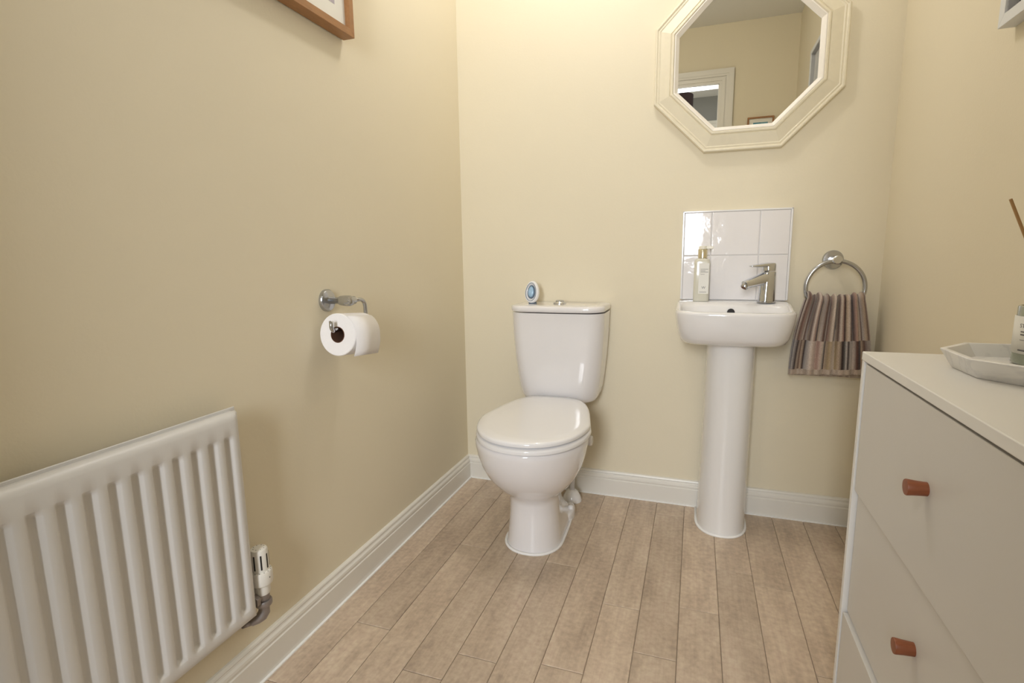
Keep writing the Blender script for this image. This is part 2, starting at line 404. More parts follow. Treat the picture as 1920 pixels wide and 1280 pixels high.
g.loft([cis(hx, yf, z, r, yb=2.136) for z, hx, yf, r in ((.7885, .180, 1.951, .055), (.791, .1845, 1.945, .055), (.797, .186, 1.943, .056), (.806, .186, 1.943, .056), (.811, .183, 1.947, .055), (.8135, .175, 1.955, .05), (.8145, .14, 1.985, .035))])
g.make('cistern_lid', CERAMIC, toilet, autos=50)
fb = G().lathe([(.026, .814), (.026, .818), (.021, .823)], (TX-.002, 2.045, 0), n=32).make('flush_button', CHROME, toilet, autos=40)
G().lathe([(.017, .8225), (.017, .826), (.013, .829), (.004, .830)], (TX-.002, 2.045, 0), n=32).make('button_cap', CHROME, fb, autos=40)
adopt(toilet)

# water supply pipe beside the toilet
wp = thing('water_pipe', (-.452, 2.035, 0), 'white water pipe with floor collar and small valve behind the toilet', 'pipe')
G().tube([(-.452, 2.035, .0), (-.452, 2.035, .24), (-.447, 2.037, .255), (-.43, 2.04, .263), (-.41, 2.04, .263)], .011, n=14).make('pipe', SEATM, wp, smooth=True)
G().lathe([(.040, 0), (.040, .006), (.034, .022), (.022, .042), (.014, .048)], (-.452, 2.035, 0), n=28).make('floor_collar', SEATM, wp, autos=40)
G().lathe([(.011, -.425), (.013, -.42), (.013, -.400), (.010, -.398)], (0, 2.04, .263), axis='x', n=16).make('valve_nut', CHROME_D, wp, autos=40)
G().lathe([(.018, -.398), (.021, -.394), (.021, -.374), (.017, -.370)], (0, 2.04, .263), axis='x', n=20).make('valve_cap', SEATM, wp, autos=40)
adopt(wp)

# ------------------------------------------------------------------ air freshener on cistern
af = thing('air_freshener', (-.618, 2.04, .8145), 'small white oval gel air freshener standing on the toilet cistern lid', 'air freshener')
AC = Vector((-.618, 2.035, .860)); tilt = math.radians(-9)
def oval(rx, rz, y, n=36):
    out = []
    for k in range(n):
        t = 2*PI*k/n; p = Vector((rx*math.cos(t)*(1-.10*math.sin(t)), y, rz*math.sin(t)))
        p = Matrix.Rotation(math.radians(-14), 3, 'Z') @ (Matrix.Rotation(tilt, 3, 'X') @ p); out.append(p+AC)
    return out
G().loft([oval(.022, .036, .014), oval(.029, .043, .008), oval(.0305, .045, 0), oval(.029, .043, -.008), oval(.026, .040, -.010), oval(.019, .030, -.008), oval(.0165, .027, -.004)]).make('shell', SEATM, af, smooth=True)
G().loft([oval(.0225, .0345, -.0095), oval(.0240, .0362, -.0095), oval(.0240, .0362, -.0112), oval(.0225, .0345, -.0112)], False, False).make('groove', SLATE, af)
G().loft([oval(.0165, .027, -.0035), oval(.0162, .0265, -.0095)]).make('gel_rim', SLATE, af, autos=30)
G().loft([oval(.0135, .0225, -.009), oval(.012, .019, -.013), oval(.006, .010, -.0145)]).make('gel', BLUEG, af, smooth=True)
G().lathe([(.016, .8148), (.017, .819), (.010, .823)], (-.618, 2.04, 0), n=24).make('foot', SLATE, af, autos=40)
adopt(af)

# ------------------------------------------------------------------ basin
BX = .1245
def bas(a, yf, yb, r, z, bow=.018, n=10, cx=BX, rb=.012, rise=0):
    pts = []
    for sx, yy, a0 in ((1, 1, 0), (-1, 1, 90), (-1, -1, 180), (1, -1, 270)):
        rr = rb if yy > 0 else r
        for k in range(n+1):
            an = math.radians(a0+90*k/n); pts.append([sx*(a-rr)+rr*math.cos(an), (yb-rr if yy > 0 else yf+rr)+rr*math.sin(an)])
    out = []
    for i, p in enumerate(pts):
        out.append(p); q = pts[(i+1) % len(pts)]
        if i % (n+1) == n:
            for k in range(1, 12): out.append([p[0]+(q[0]-p[0])*k/12, p[1]+(q[1]-p[1])*k/12])
    res = []
    for x, y in out:
        if y < (yf+yb)/2: y -= bow*(1-min(1, (x/a)**2))*((yf+yb)/2-y)/((yb-yf)/2)
        zz = z + rise*max(0, min(1, (y-1.93)/.10))
        res.append((cx+x, y, zz))
    return res
basin = thing('wash_basin', (BX, 2.0, 0), 'small white ceramic basin on a full pedestal below the tiled splashback', 'basin')
g = G(); YBB = 2.128
KW = .948
def B(a, yf, yb, r, z, bow=.018, **k): return bas(a*KW, yf+.016, yb, r, z, bow, **k)
R = [B(.150, 1.905, YBB, .05, .694, .010), B(.165, 1.885, YBB, .06, .6955, .012), B(.176, 1.868, YBB, .065, .702, .016), B(.1845, 1.853, YBB, .07, .72, .018), B(.191, 1.842, YBB, .07, .75, .018), B(.196, 1.834, YBB, .068, .78, .018),
     B(.198, 1.831, YBB, .066, .802, .018, rise=.016), B(.1975, 1.832, YBB, .064, .808, .018, rise=.017), B(.194, 1.836, YBB-.002, .062, .8115, .018, rise=.018),
     B(.186, 1.845, 2.08, .055, .8125, .018, rb=.04, rise=.018), B(.180, 1.850, 2.012, .052, .8105, .018, rb=.045, rise=.017), B(.177, 1.853, 2.006, .050, .804, .018, rb=.045, rise=.012),
     B(.172, 1.860, 2.000, .050, .785, .018, rb=.045), B(.155, 1.885, 1.985, .045, .745, .012, rb=.045), B(.11, 1.915, 1.965, .024, .722, .004, rb=.024)]
g.loft(R); g.make('bowl', CERAMIC_B, basin, autos=60)
# overflow hole on the inner back wall, waste at the bottom
G().lathe([(.0125, -.002), (.0125, .004)], (.120, 2.002, .798), axis='-y', n=24).make('overflow_hole', BLACK, basin)
G().lathe([(.018, .7215), (.018, .724), (.008, .7245)], (.123, 1.945, 0), n=24).make('waste', CHROME, basin, autos=40)
def ped(z, w_, yf, wb=None, cx=None):
    cx = .120+.007*z/.7 if cx is None else cx
    pts = []; n = 28
    for k in range(n+1):
        t = PI*k/n; c, s = math.cos(t), math.sin(t); pts.append((cx-w_*math.copysign(abs(c)**.86, c), 2.02-(2.02-yf)*abs(s)**.92, z))
    pts += [(cx+w_, 2.115, z), (cx-w_, 2.115, z)]
    return pts
g = G(); g.loft([ped(z, w_, yf) for z, w_, yf in ((0, .085, 1.905), (.006, .084, 1.906), (.10, .083, 1.912), (.30, .0815, 1.918), (.50, .081, 1.922), (.62, .0805, 1.922), (.6935, .0805, 1.925))])
g.make('pedestal', PED, basin, autos=50)
pl = [p for p in ped(.003, .087, 1.903)]
G().tube([(pl[0][0], 2.11, .003)] + pl[:-2] + [(pl[-3][0], 2.11, .003)], .0048, n=8).make('sealant_bead', CAULK, basin, smooth=True)
adopt(basin)

# tap
tap = thing('basin_tap', (.235, 2.045, .823), 'chrome single-lever mixer tap on the right back of the basin', 'tap')
TB = Vector((.235, 2.045, .8235)); dirv = Vector((-.83, -.56, 0)).normalized(); perp = Vector((-dirv.y, dirv.x, 0))
def ell(c, rx, ry, n=28, ax=dirv, ay=perp, pw=2.4):
    return [c + ax*(rx*math.copysign(abs(math.cos(t))**(2/pw), math.cos(t))) + ay*(ry*math.copysign(abs(math.sin(t))**(2/pw), math.sin(t))) for t in [2*PI*k/n for k in range(n)]]
Z = Vector((0, 0, 1))
G().loft([ell(TB, .030, .027), ell(TB+Z*.004, .030, .027), ell(TB+Z*.006, .027, .024)]).make('base_ring', CHROME_D, tap, autos=40)
G().loft([ell(TB+Z*.005, .0275, .0245), ell(TB+Z*.04-dirv*.001, .026, .0235), ell(TB+Z*.08-dirv*.002, .0245, .0225), ell(TB+Z*.105-dirv*.003, .0235, .0215), ell(TB+Z*.108-dirv*.003, .022, .020)]).make('body', CHROME, tap, autos=50)
# spout: squarish section leaning down towards the bowl
sp0 = TB+Z*.088+dirv*.0; sp1 = TB+Z*.064+dirv*.092; sd = (sp1-sp0).normalized(); sn = perp.cross(sd).normalized()
G().loft([ell(sp0, .024, .020, ax=sn, ay=perp), ell(sp0+(sp1-sp0)*.5, .0185, .018, ax=sn, ay=perp), ell(sp1-sd*.006, .0145, .016, ax=sn, ay=perp), ell(sp1, .0135, .015, ax=sn, ay=perp)]).make('spout', CHROME, tap, autos=50)
ad = (sd*.75 - Z*.8).normalized(); an = perp.cross(ad).normalized(); a0 = sp1-sd*.004-Z*.002
ae = G().loft([ell(a0, .0125, .0125, ax=an, ay=perp, pw=2), ell(a0+ad*.010, .0125, .0125, ax=an, ay=perp, pw=2), ell(a0+ad*.012, .011, .011, ax=an, ay=perp, pw=2)]).make('aerator', CHROME_D, tap, autos=40)
G().loft([ell(a0+ad*.0119, .009, .009, ax=an, ay=perp, pw=2), ell(a0+ad*.0126, .009, .009, ax=an, ay=perp, pw=2)]).make('aerator_mesh', CARD, ae)
hb = TB+Z*.1105-dirv*.004
hn = G().loft([ell(hb, .0215, .0195), ell(hb+Z*.020, .0215, .0200), ell(hb+Z*.026, .020, .0185), ell(hb+Z*.028, .012, .010)]).make('handle_hub', CHROME, tap, autos=50)
l0 = hb+Z*.020; l1 = hb+Z*.0165+dirv*.078
G().loft([ell(l0-dirv*.004, .008, .0195, ax=Z, ay=perp, pw=3), ell(l0+dirv*.022, .0075, .0185, ax=Z, ay=perp, pw=3), ell(l0.lerp(l1, .7), .005, .0145, ax=Z, ay=perp, pw=3), ell(l1-dirv*.004, .0028, .009, ax=Z, ay=perp), ell(l1, .001, .005, ax=Z, ay=perp)]).make('lever', CHROME, tap, autos=50)
adopt(tap); tap.location.z += .0065

# splashback tiles
YT = YB
spl = thing('tiled_splashback', (.13, YT, .99), 'white wavy-glazed tile splashback with white edge trim above the basin', 'splashback')
box('grout_bed', (-.050, YT-.009, .830), (.309, YT, 1.154), GROUT, spl)
tx = [(-.048, .0455), (.0485, .2085), (.2115, .307)]; tz = [(.832, .9935), (.9965, 1.152)]
for x0, x1 in tx:
    for z0, z1 in tz:
        box('tile', (x0, YT-.013, z0), (x1, YT-.004, z1), TILE, spl, bevel=.0022, bseg=3)
g = G(); g.box((-.0555, YT-.0145, .832), (-.0485, YT, 1.1585)); g.box((.3075, YT-.0145, .832), (.3145, YT, 1.1585)); g.box((-.0555, YT-.0145, 1.1525), (.3145, YT, 1.1585))
g.make('edge_trim', SEATM, spl, bevel=.002)
adopt(spl)

# soap bottle
sb = thing('soap_bottle', (.0195, 2.07, .823), 'pale yellow hand soap pump bottle with white label on the basin left corner', 'bottle')
SX, SY = .0185, 2.078
G().loft([rrect(SX, SY, .0255, .020, .010, z) for z in (.824,)] + [rrect(SX, SY, .027, .0215, .011, .827), rrect(SX, SY, .027, .0215, .011, .968), rrect(SX, SY, .0245, .019, .010, .976), rrect(SX, SY, .014, .013, .0125, .980)]).make('bottle_body', SOAP, sb, autos=40)
G().lathe([(.0155, .980), (.0155, .982), (.0165, .983), (.0165, 1.010), (.0155, 1.012)], (SX+.001, SY, 0), n=28).make('collar', GOLD, sb, autos=40)
G().lathe([(.014, 1.012), (.014, 1.021), (.012, 1.024)], (SX+.001, SY, 0), n=24).box((SX, SY-.006, 1.013), (SX+.036, SY+.006, 1.023)).make('pump_head', PUMPC, sb, bevel=.0015)
lab = G().box((SX-.010, SY-.0223, .852), (SX+.0245, SY-.0214, .962)).make('label', LABEL, sb); lab['label'] = 'white label with small grey print'
def text(s, size, loc, rot, mat, parent, name='lettering', align='LEFT', ext=.0001):
    c = bpy.data.curves.new(name, 'FONT'); c.body = s; c.size = size; c.align_x = align; c.extrude = ext; c.resolution_u = 3
    t = bpy.data.objects.new(name, c); COL.objects.link(t)
    dg = bpy.context.evaluated_depsgraph_get(); me = bpy.data.meshes.new_from_object(t.evaluated_get(dg))
    bpy.data.objects.remove(t); me.materials.clear(); me.materials.append(mat)
    o = link(bpy.data.objects.new(name, me)); o.parent = parent
    mw = Matrix.Translation(loc) @ rot.to_4x4()
    for v in me.vertices: v.co = mw @ v.co
    return o
RF = Matrix.Rotation(PI/2, 3, 'X')
for z, x0_, x1, h_ in ((.9395, -.004, .022, .0013), (.934, -.004, .012, .0013), (.9295, -.004, .022, .0013), (.922, -.004, .010, .001), (.8575, -.006, .018, .0013)):
    box('print_line', (SX+x0_, SY-.0227, z), (SX+x1, SY-.0222, z+h_), INK, lab)
text('W', .013, (SX+.001, SY-.0226, .870), RF, INK, lab, 'letter')
adopt(sb); sb.location.z += .006

# ------------------------------------------------------------------ octagonal mirror
mir = thing('octagonal_mirror', (.135, YB, 1.67), 'octagonal wall mirror in a wide cream moulded frame above the basin', 'mirror')
MC = Vector((.1345, 0, 1.670)); APO = .3065
def octo(ap, y):
    R_ = ap/math.cos(PI/8); return [(MC.x+R_*math.cos(PI/8+k*PI/4), y, MC.z+R_*math.sin(PI/8+k*PI/4)) for k in range(8)]
def oring(prof, name, mat, bevel=0):
    g = G(); g.loft([octo(a, YB-d) for a, d in prof] , False, False)
    n = len(prof); base = (n-1)*8
    for k in range(8): g.f.append((base+k, base+(k+1) % 8, (k+1) % 8, k))
    return g.make(name, mat, mir)
o = oring([(APO, 0), (APO, .022), (APO-.003, .026), (APO-.007, .0265), (APO-.010, .023), (APO-.012, .0225), (APO-.016, .0245), (APO-.020, .0225), (APO-.054, .034), (APO-.056, .031), (APO-.060, .036), (APO-.065, .037), (APO-.068, .033), (APO-.0685, 0)], 'frame', MIRFR)
oring([(APO-.0685, .002), (APO-.0685, .034), (APO-.072, .034), (APO-.083, .017), (APO-.083, .002)], 'inner_slip', MIRWH)
g = G(); v = octo(APO-.082, YB-.015)+octo(APO-.082, YB-.006); g.add(v, [tuple(range(8)), tuple(range(8, 16))[::-1]]+[(k, (k+1) % 8, 8+(k+1) % 8, 8+k) for k in range(8)]).make('mirror_glass', MIRROR, mir)
adopt(mir)

# ------------------------------------------------------------------ towel ring and towel
tr = thing('towel_ring', (.447, YB, .975), 'chrome towel ring fixed to the back wall right of the basin', 'towel ring')
RX, RZ, RY = .449, .882, 2.075
G().lathe([(.033, 0), (.033, .006), (.030, .010), (.014, .012)], (.449, YB, .975), axis='-y', n=36).make('wall_plate', CHROME_D, tr, autos=40)
G().lathe([(.014, .010), (.013, .058), (.015, .062), (.015, .074), (.012, .077)], (.449, YB, .975), axis='-y', n=24).make('post', CHROME, tr, autos=40)
G().tube([(RX+.0885*math.cos(2*PI*k/64), RY, RZ+.0895*math.sin(2*PI*k/64)) for k in range(64)], .0072, n=14, closed=True).make('ring', CHROME_D, tr, smooth=True)
adopt(tr)

def towel_mat():
    m, nt, b, N, L = new_mat('striped_brown_terry')
    uv = N.new('ShaderNodeUVMap'); sep = N.new('ShaderNodeSeparateXYZ'); L.new(uv.outputs[0], sep.inputs[0])
    def ramp(stops, src, interp='LINEAR'):
        r = N.new('ShaderNodeValToRGB'); r.color_ramp.interpolation = interp; e = r.color_ramp.elements
        e[0].position, e[0].color = stops[0][0], (*stops[0][1], 1); e[1].position, e[1].color = stops[-1][0], (*stops[-1][1], 1)
        for p, c in stops[1:-1]: k = e.new(p); k.color = (*c, 1)
        L.new(src, r.inputs[0]); return r
    beige, tan, rose, dark, grey, brown = (.60, .50, .42), (.44, .335, .245), (.36, .225, .18), (.028, .014, .016), (.46, .41, .37), (.13, .075, .058)
    rnd = random.Random(5); st = []; p = 0
    seq = [beige, brown, rose, tan, beige, brown, grey, tan, brown, beige, rose, dark, tan, beige, brown]
    for k in range(15): st.append((k/15, seq[k]))
    mul = N.new('ShaderNodeMath'); mul.operation = 'MULTIPLY'; mul.inputs[1].default_value = 2.6; L.new(sep.outputs[0], mul.inputs[0])
    fr = N.new('ShaderNodeMath'); fr.operation = 'FRACT'; L.new(mul.outputs[0], fr.inputs[0])
    up_ = ramp(st, fr.outputs[0])
    bd = [(0, grey), (.04, dark), (.065, tan), (.10, brown), (.125, tan), (.15, dark), (.19, grey), (.23, beige), (.33, rose), (.37, beige), (.41, dark), (.425, tan), (.47, (.36, .265, .15)), (.53, beige), (.57, (.33, .24, .13)), (.60, tan), (.64, dark), (.67, (.1, .09, .08)), (.69, grey), (.71, dark), (.735, grey), (.79, beige), (.82, brown), (.86, dark), (.885, tan), (.93, brown), (1, grey)]
    bdr = ramp(bd[:27], sep.outputs[0])
    # border band between v .66 and .93 (v measured down the front)
    g1 = N.new('ShaderNodeMath'); g1.operation = 'GREATER_THAN'; g1.inputs[1].default_value = .535; L.new(sep.outputs[1], g1.inputs[0])
    g2 = N.new('ShaderNodeMath'); g2.operation = 'LESS_THAN'; g2.inputs[1].default_value = .925; L.new(sep.outputs[1], g2.inputs[0])
    ml = N.new('ShaderNodeMath'); ml.operation = 'MULTIPLY'; L.new(g1.outputs[0], ml.inputs[0]); L.new(g2.outputs[0], ml.inputs[1])
    mx = N.new('ShaderNodeMix'); mx.data_type = 'RGBA'; L.new(ml.outputs[0], mx.inputs[0]); L.new(up_.outputs[0], mx.inputs[6]); L.new(bdr.outputs[0], mx.inputs[7])
    g3 = N.new('ShaderNodeMath'); g3.operation = 'GREATER_THAN'; g3.inputs[1].default_value = .9249; L.new(sep.outputs[1], g3.inputs[0])
    m3 = N.new('ShaderNodeMath'); m3.operation = 'MULTIPLY'; m3.inputs[1].default_value = .75; L.new(g3.outputs[0], m3.inputs[0])
    mh = N.new('ShaderNodeMix'); mh.data_type = 'RGBA'; L.new(m3.outputs[0], mh.inputs[0]); L.new(mx.outputs[2], mh.inputs[6]); mh.inputs[7].default_value = (.48, .39, .31, 1); mx = mh
    n = N.new('ShaderNodeTexNoise'); n.inputs['Scale'].default_value = 420; n.inputs['Detail'].default_value = 3
    tc = N.new('ShaderNodeTexCoord'); L.new(tc.outputs['Object'], n.inputs['Vector'])
    ov = N.new('ShaderNodeMix'); ov.data_type = 'RGBA'; ov.blend_type = 'OVERLAY'; ov.inputs[0].default_value = .5; L.new(mx.outputs[2], ov.inputs[6]); L.new(n.outputs['Fac'], ov.inputs[7])
    L.new(ov.outputs[2], b.inputs['Base Color']); b.inputs['Roughness'].default_value = .95; b.inputs['Specular IOR Level'].default_value = .1
    b.inputs['Sheen Weight'].default_value = .3
    bp = N.new('ShaderNodeBump'); bp.inputs['Strength'].default_value = .8; bp.inputs['Distance'].default_value = .002; L.new(n.outputs['Fac'], bp.inputs['Height']); L.new(bp.outputs[0], b.inputs['Normal'])
    return m
def towel():
    NU, NF, NB = 110, 56, 44
    ztop, zbf, zbb = .846, .576, .570
    rows = []      # (kind, t)
    for i in range(NB): rows.append(('b', 1-i/NB))
    for i in range(9): rows.append(('t', i/8))
    for i in range(1, NF+1): rows.append(('f', i/NF))
    rnd = random.Random(3)
    folds = [(.03, .03, .9), (.10, .03, -1.4), (.17, .02, -1.5), (.235, .035, 1.5), (.30, .022, -.7), (.355, .018, 1.0), (.42, .022, -1.1), (.485, .022, 1.2), (.55, .02, -1.0), (.61, .022, .9), (.70, .035, .5), (.775, .018, -1.3), (.83, .02, 1.2), (.90, .03, -.5), (.96, .02, .8)]
    def pleat(u, s):       # s 0 top ... 1 bottom
        sp = 0
        for c, w_, a in folds:
            cc = .5+(c-.5)*(1.0) ; ww = w_*(1+.5*s)
            sp += a*math.exp(-((u-cc)/ww)**2)
        return sp*(.0105*(1-.60*s)+.0006) + .0028*math.sin(u*17+2.2*s+1)*s
    V = []; UV = []
    for kind, t in rows:
        s = 0 if kind == 't' else t
        e = s**.75 if s > 0 else 0
        xl = .364+(.326-.364)*(1-(1-s)**2.0); xr = .534+(.571-.534)*(1-(1-s)**1.6)
        for j in range(NU+1):
            u = j/NU
            uu = u+.012*math.sin(6*PI*u)*(1-s)
            x = xl+(xr-xl)*uu
            pl_ = pleat(u, s)
            thick = .022*(1-.25*s)
            if kind == 'f':
                y = RY-.006-thick-pl_-.006*math.exp(-((u-.27-.22*(1-t))/.10)**2)*min(1, t*4)*(1-t)+.005*math.exp(-((u-.17+.10*t)/.03)**2)*min(1, t*3)*(1-t); z = ztop-.010*math.sin(PI*u)*(1-s)-(ztop-(zbf+(.012*u if 1 else 0)))*t
            elif kind == 'b':
                y = min(RY-.004+thick*.8+pl_*.3, YB-.006); z = ztop-.010*math.sin(PI*u)*(1-s)-(ztop-zbb)*t
            else:
                a = PI*t   # 0 back .. 1 front
                yb_, yf_ = min(RY-.004+.022*.8+pl_*.3, YB-.006), RY-.006-.022-pl_
                y = (yb_+yf_)/2+(yb_-yf_)/2*math.cos(a); z = ztop-.010*math.sin(PI*u)+.018*math.sin(a)+ .5*pl_
                z -= 0
            if kind != 't': z += .5*pl_*(1-s)**4
            V.append((x, y, z)); UV.append((u, t if kind == 'f' else (0 if kind == 't' else t)))
    n = NU+1; F = []
    for i in range(len(rows)-1):
        for j in range(NU): F.append((i*n+j, i*n+j+1, (i+1)*n+j+1, (i+1)*n+j))
    me = bpy.data.meshes.new('hand_towel'); me.from_pydata(V, [], F)
    ul = me.uv_layers.new(name='UVMap')
    for lp in me.loops: ul.data[lp.index].uv = UV[lp.vertex_index]
    for p in me.polygons: p.use_smooth = True
    me.materials.append(towel_mat())
    o = link(bpy.data.objects.new('hand_towel', me))
    m = o.modifiers.new('thick', 'SOLIDIFY'); m.thickness = .004; m.offset = 0
    return tag(o, 'brown and beige striped hand towel hanging from the chrome ring', 'towel')
towel()

# ------------------------------------------------------------------ toilet roll holder and roll
hx, hz = -.890, .798
th = thing('toilet_roll_holder', (XL, 1.217, .888), 'chrome hooked toilet roll holder on the left wall', 'toilet roll holder')
G().lathe([(.031, 0), (.031, .006), (.028, .010), (.012, .013)], (XL, 1.217, .888), axis='x', n=36).make('wall_plate', CHROME_D, th, autos=40)
G().lathe([(.010, .010), (.009, .040), (.013, .048), (.0145, .060), (.0145, .078), (.012, .085), (.006, .088)], (XL, 1.217, .888), axis='x', n=24).make('post', CHROME_D, th, autos=40)
G().tube([(hx, 1.205, .888), (hx, 1.238, .888)], .0115, n=18).make('arm_socket', CHROME_D, th, autos=40)
P = [(hx, 1.23, .888), (hx, 1.265, .888)]
for k in range(1, 9):
    a = PI/2*k/8; P.append((hx, 1.265+.025*math.sin(a), .888-.025*(1-math.cos(a))))
P += [(hx, 1.29, .84)]
for k in range(1, 9):
    a = PI/2*k/8; P.append((hx, 1.29-.020*(1-math.cos(a)), .832-.018*math.sin(a)))
P += [(hx, 1.15, .816)]
for k in range(1, 9):
    a = PI/2*k/8; P.append((hx, 1.15-.014*math.sin(a), .814+.014*(1-math.cos(a))))
P += [(hx, 1.136, .842)]
G().tube(P, .0055, n=14).make('rod', CHROME_D, th, smooth=True)
adopt(th)
RM = Matrix.Translation((hx, 1.215, hz)) @ Matrix.Rotation(math.radians(-5), 4, 'X') @ Matrix.Translation((-hx, -1.215, -hz))
rollt = thing('toilet_roll', (hx, 1.215, hz), 'white toilet roll hanging on the holder on the left wall', 'toilet roll')
n = 48; RR, ri, y0, y1 = .0565, .0215, 1.158, 1.270
def circ(r, y, c=(hx, hz)): return [(c[0]+r*math.cos(2*PI*k/n), y, c[1]+r*1.0*math.sin(2*PI*k/n)) for k in range(n)]
g = G(); g.loft([circ(ri, y0+.001), circ(RR-.002, y0), circ(RR, y0+.002), circ(RR, y1-.002), circ(RR-.002, y1), circ(ri, y1-.001)], False, False)
g.make('paper', PAPER, rollt, autos=40)
g = G(); g.loft([circ(ri, y0+.0005), circ(ri, y1-.0005), circ(ri-.0015, y1), circ(ri-.0015, y0)], False, False); g.f += [(3*n+k, 3*n+(k+1) % n, (k+1) % n, k) for k in range(n)]
g.make('cardboard_core', CARD, rollt, autos=40)
g = G(); pr = []
for k in range(9):
    a = math.radians(60-k*7.5); pr.append((hx+(RR+.0012)*math.cos(a), hz+(RR+.0012)*math.sin(a)))
pr += [(hx+RR+.002, hz-.02), (hx+RR-.001, hz-.040), (hx+RR-.006, hz-.055)]
v = [(x, yy, z) for yy in (y0+.001, y1-.001) for x, z in pr]; m_ = len(pr)
g.add(v, [(i, i+1, m_+i+1, m_+i) for i in range(m_-1)]); o = g.make('loose_sheet', PAPER, rollt, smooth=True)
sm = o.modifiers.new('t', 'SOLIDIFY'); sm.thickness = .0008; sm.offset = 1
for c in list(COL.objects):
    if c.parent == rollt:
        for v_ in c.data.vertices: v_.co = RM @ v_.co
adopt(rollt)

# ------------------------------------------------------------------ radiator
rad = thing('radiator', (-.93, .45, .2), 'white ribbed panel radiator on the left wall', 'radiator')
RF_, RB_, RY1, RY0, RZ0, RZ1 = -.904, -.935, .838, .06, .205, .686
ys = [RY1, RY1-.008]; dep = {}
cur = RY1-.0225; prof = [(RY1-.0, .012), (RY1-.003, .006), (RY1-.009, .0015), (RY1-.016, 0)]
first = .8155; pit = .03845
k = 0
while first-pit*k-.03 > RY0+.02:
    t = first-pit*k
    prof += [(t, 0), (t-.0022, .0015), (t-.0085, .0082), (t-.0105, .0092), (t-.0165, .0092), (t-.0185, .0082), (t-.0228, .0015), (t-.025, 0)]; k += 1
prof += [(RY0+.014, 0), (RY0+.006, .002), (RY0, .012)]
zp = [(RZ0, .014), (RZ0+.003, .006), (RZ0+.010, .0015), (RZ0+.017, 0), (.2335, 0), (.2355, .16), (.243, .9), (.246, 1), (.628, 1), (.631, .9), (.6385, .16), (.6405, 0), (RZ1-.017, 0), (RZ1-.010, .0015), (RZ1-.003, .006), (RZ1, .014)]
V = []; F = []
for zi, (z, zd) in enumerate(zp):
    edge = zi < 3 or zi > len(zp)-4; mid = 4 <= zi <= 11
    for yi, (y, yd) in enumerate(prof):
        yedge = yi < 3 or yi >= len(prof)-2
        if edge: d_ = max(zd, yd if yedge else 0)
        elif yedge: d_ = yd
        else: d_ = yd*(zd if mid else 0)
        V.append((RF_-d_, y, z))
n_ = len(prof)
for i in range(len(zp)-1):
    for j in range(n_-1): F.append((i*n_+j, i*n_+j+1, (i+1)*n_+j+1, (i+1)*n_+j))
o = mesh_obj('front_panel', V, F, RAD, rad, autos=40)
g = G(); g.box((RB_, RY0+.002, RZ0+.002), (RB_+.004, RY1+.012, RZ1+.004)); g.box((RB_+.003, RY0+.002, RZ0+.002), (RF_-.0135, RY1-.002, RZ1-.002)); g.make('back_panel', RAD, rad, bevel=.003)
g = G()
for k in range(30): g.box((RB_-.014, RY0+.02+k*.026, RZ0+.03), (RB_+.001, RY0+.026+k*.026, RZ1-.03))
o = g.make('convector_fins', RAD, rad); o['kind'] = 'stuff'
for yy in (.2, .7): box('wall_bracket', (XL, yy, .3), (RB_, yy+.03, .6), RAD, rad)
adopt(rad)

# thermostatic valve
vy, vx = .872, -.925
tv = thing('radiator_valve', (vx, vy, .2), 'white thermostatic valve with grey fitting at the radiator corner', 'valve')
g = G(); g.lathe([(.0190, .303), (.0190, .350), (.0175, .3545), (.014, .3565)], (vx, vy, 0), n=36); hd = g.make('thermostat_head', VALVEW, tv, autos=30)
g = G()
for k in range(8):
    a = 2*PI*k/8+.15; c, s = math.cos(a), math.sin(a)
    pts = []
    for rr in (.0165, .0194):
        for zz in (.309, .344):
            for w_ in (-.0018, .0018): pts.append((vx+rr*c-w_*s, vy+rr*s+w_*c, zz))
    g.add(pts, [(0,1,3,2),(4,6,7,5),(0,4,5,1),(2,3,7,6),(0,2,6,4),(1,5,7,3)])
g.make('grip_slots', BLACK, hd)
g = G()
for k in range(8):
    a = 2*PI*k/8+.3; g.lathe([(.0011, .3562), (.0011, .3568)], (vx+.012*math.cos(a), vy+.012*math.sin(a), 0), n=8)
g.make('vent_holes', DARK, hd)
dl = G().lathe([(.0185, .300), (.0245, .302), (.0245, .2985), (.0250, .276), (.0235, .270), (.0200, .2665)][::-1] if False else [(.0195, .2665), (.0235, .270), (.0250, .276), (.0250, .297), (.0235, .3015), (.0185, .3035)], (vx, vy, 0), n=36).make('dial', VALVEW, tv, autos=30)
g = G()
for k in range(14):
    a = 2*PI*k/14; g.lathe([(.0010, .3015), (.0010, .3028)], (vx+.0215*math.cos(a), vy+.0215*math.sin(a), 0), n=6)
g.lathe([(.0014, .0240), (.0014, .0256)], (vx, vy-.0, .288), axis='x', n=8); g.lathe([(.0014, .0245), (.0014, .0256)], (vx, vy, .287), axis='-y', n=8)
g.make('dial_marks', DARK, dl)
G().lathe([(.016, .244), (.0175, .250), (.0175, .2665)], (vx, vy, 0), n=28).make('head_neck', VALVEW, tv, autos=40)
g = G(); g.lathe([(.0125, .226), (.0145, .232), (.0145, .246)], (vx, vy, 0), n=24); g.lathe([(.0170, .213), (.0190, .216), (.0190, .2245), (.0170, .2275)], (vx, vy, 0), n=28); g.lathe([(.0115, .196), (.0120, .214)], (vx, vy, 0), n=20)
g.tube([(vx, vy-.0, .238), (vx, vy-.045, .238)], .0095, n=16)
g.tube([(vx, vy, .206), (vx, vy-.001, .196), (vx-.003, vy-.006, .188), (vx-.010, vy-.013, .181), (vx-.020, vy-.020, .176)], [.0120, .0130, .0130, .0105, .0085], n=16)
g.make('valve_body', VALVEG, tv, autos=40)
g = G(); g.lathe([(.0150, .0), (.0150, .010)], (vx, vy-.030, .238), axis='y', n=6); g.make('union_nut', VALVEG, tv)
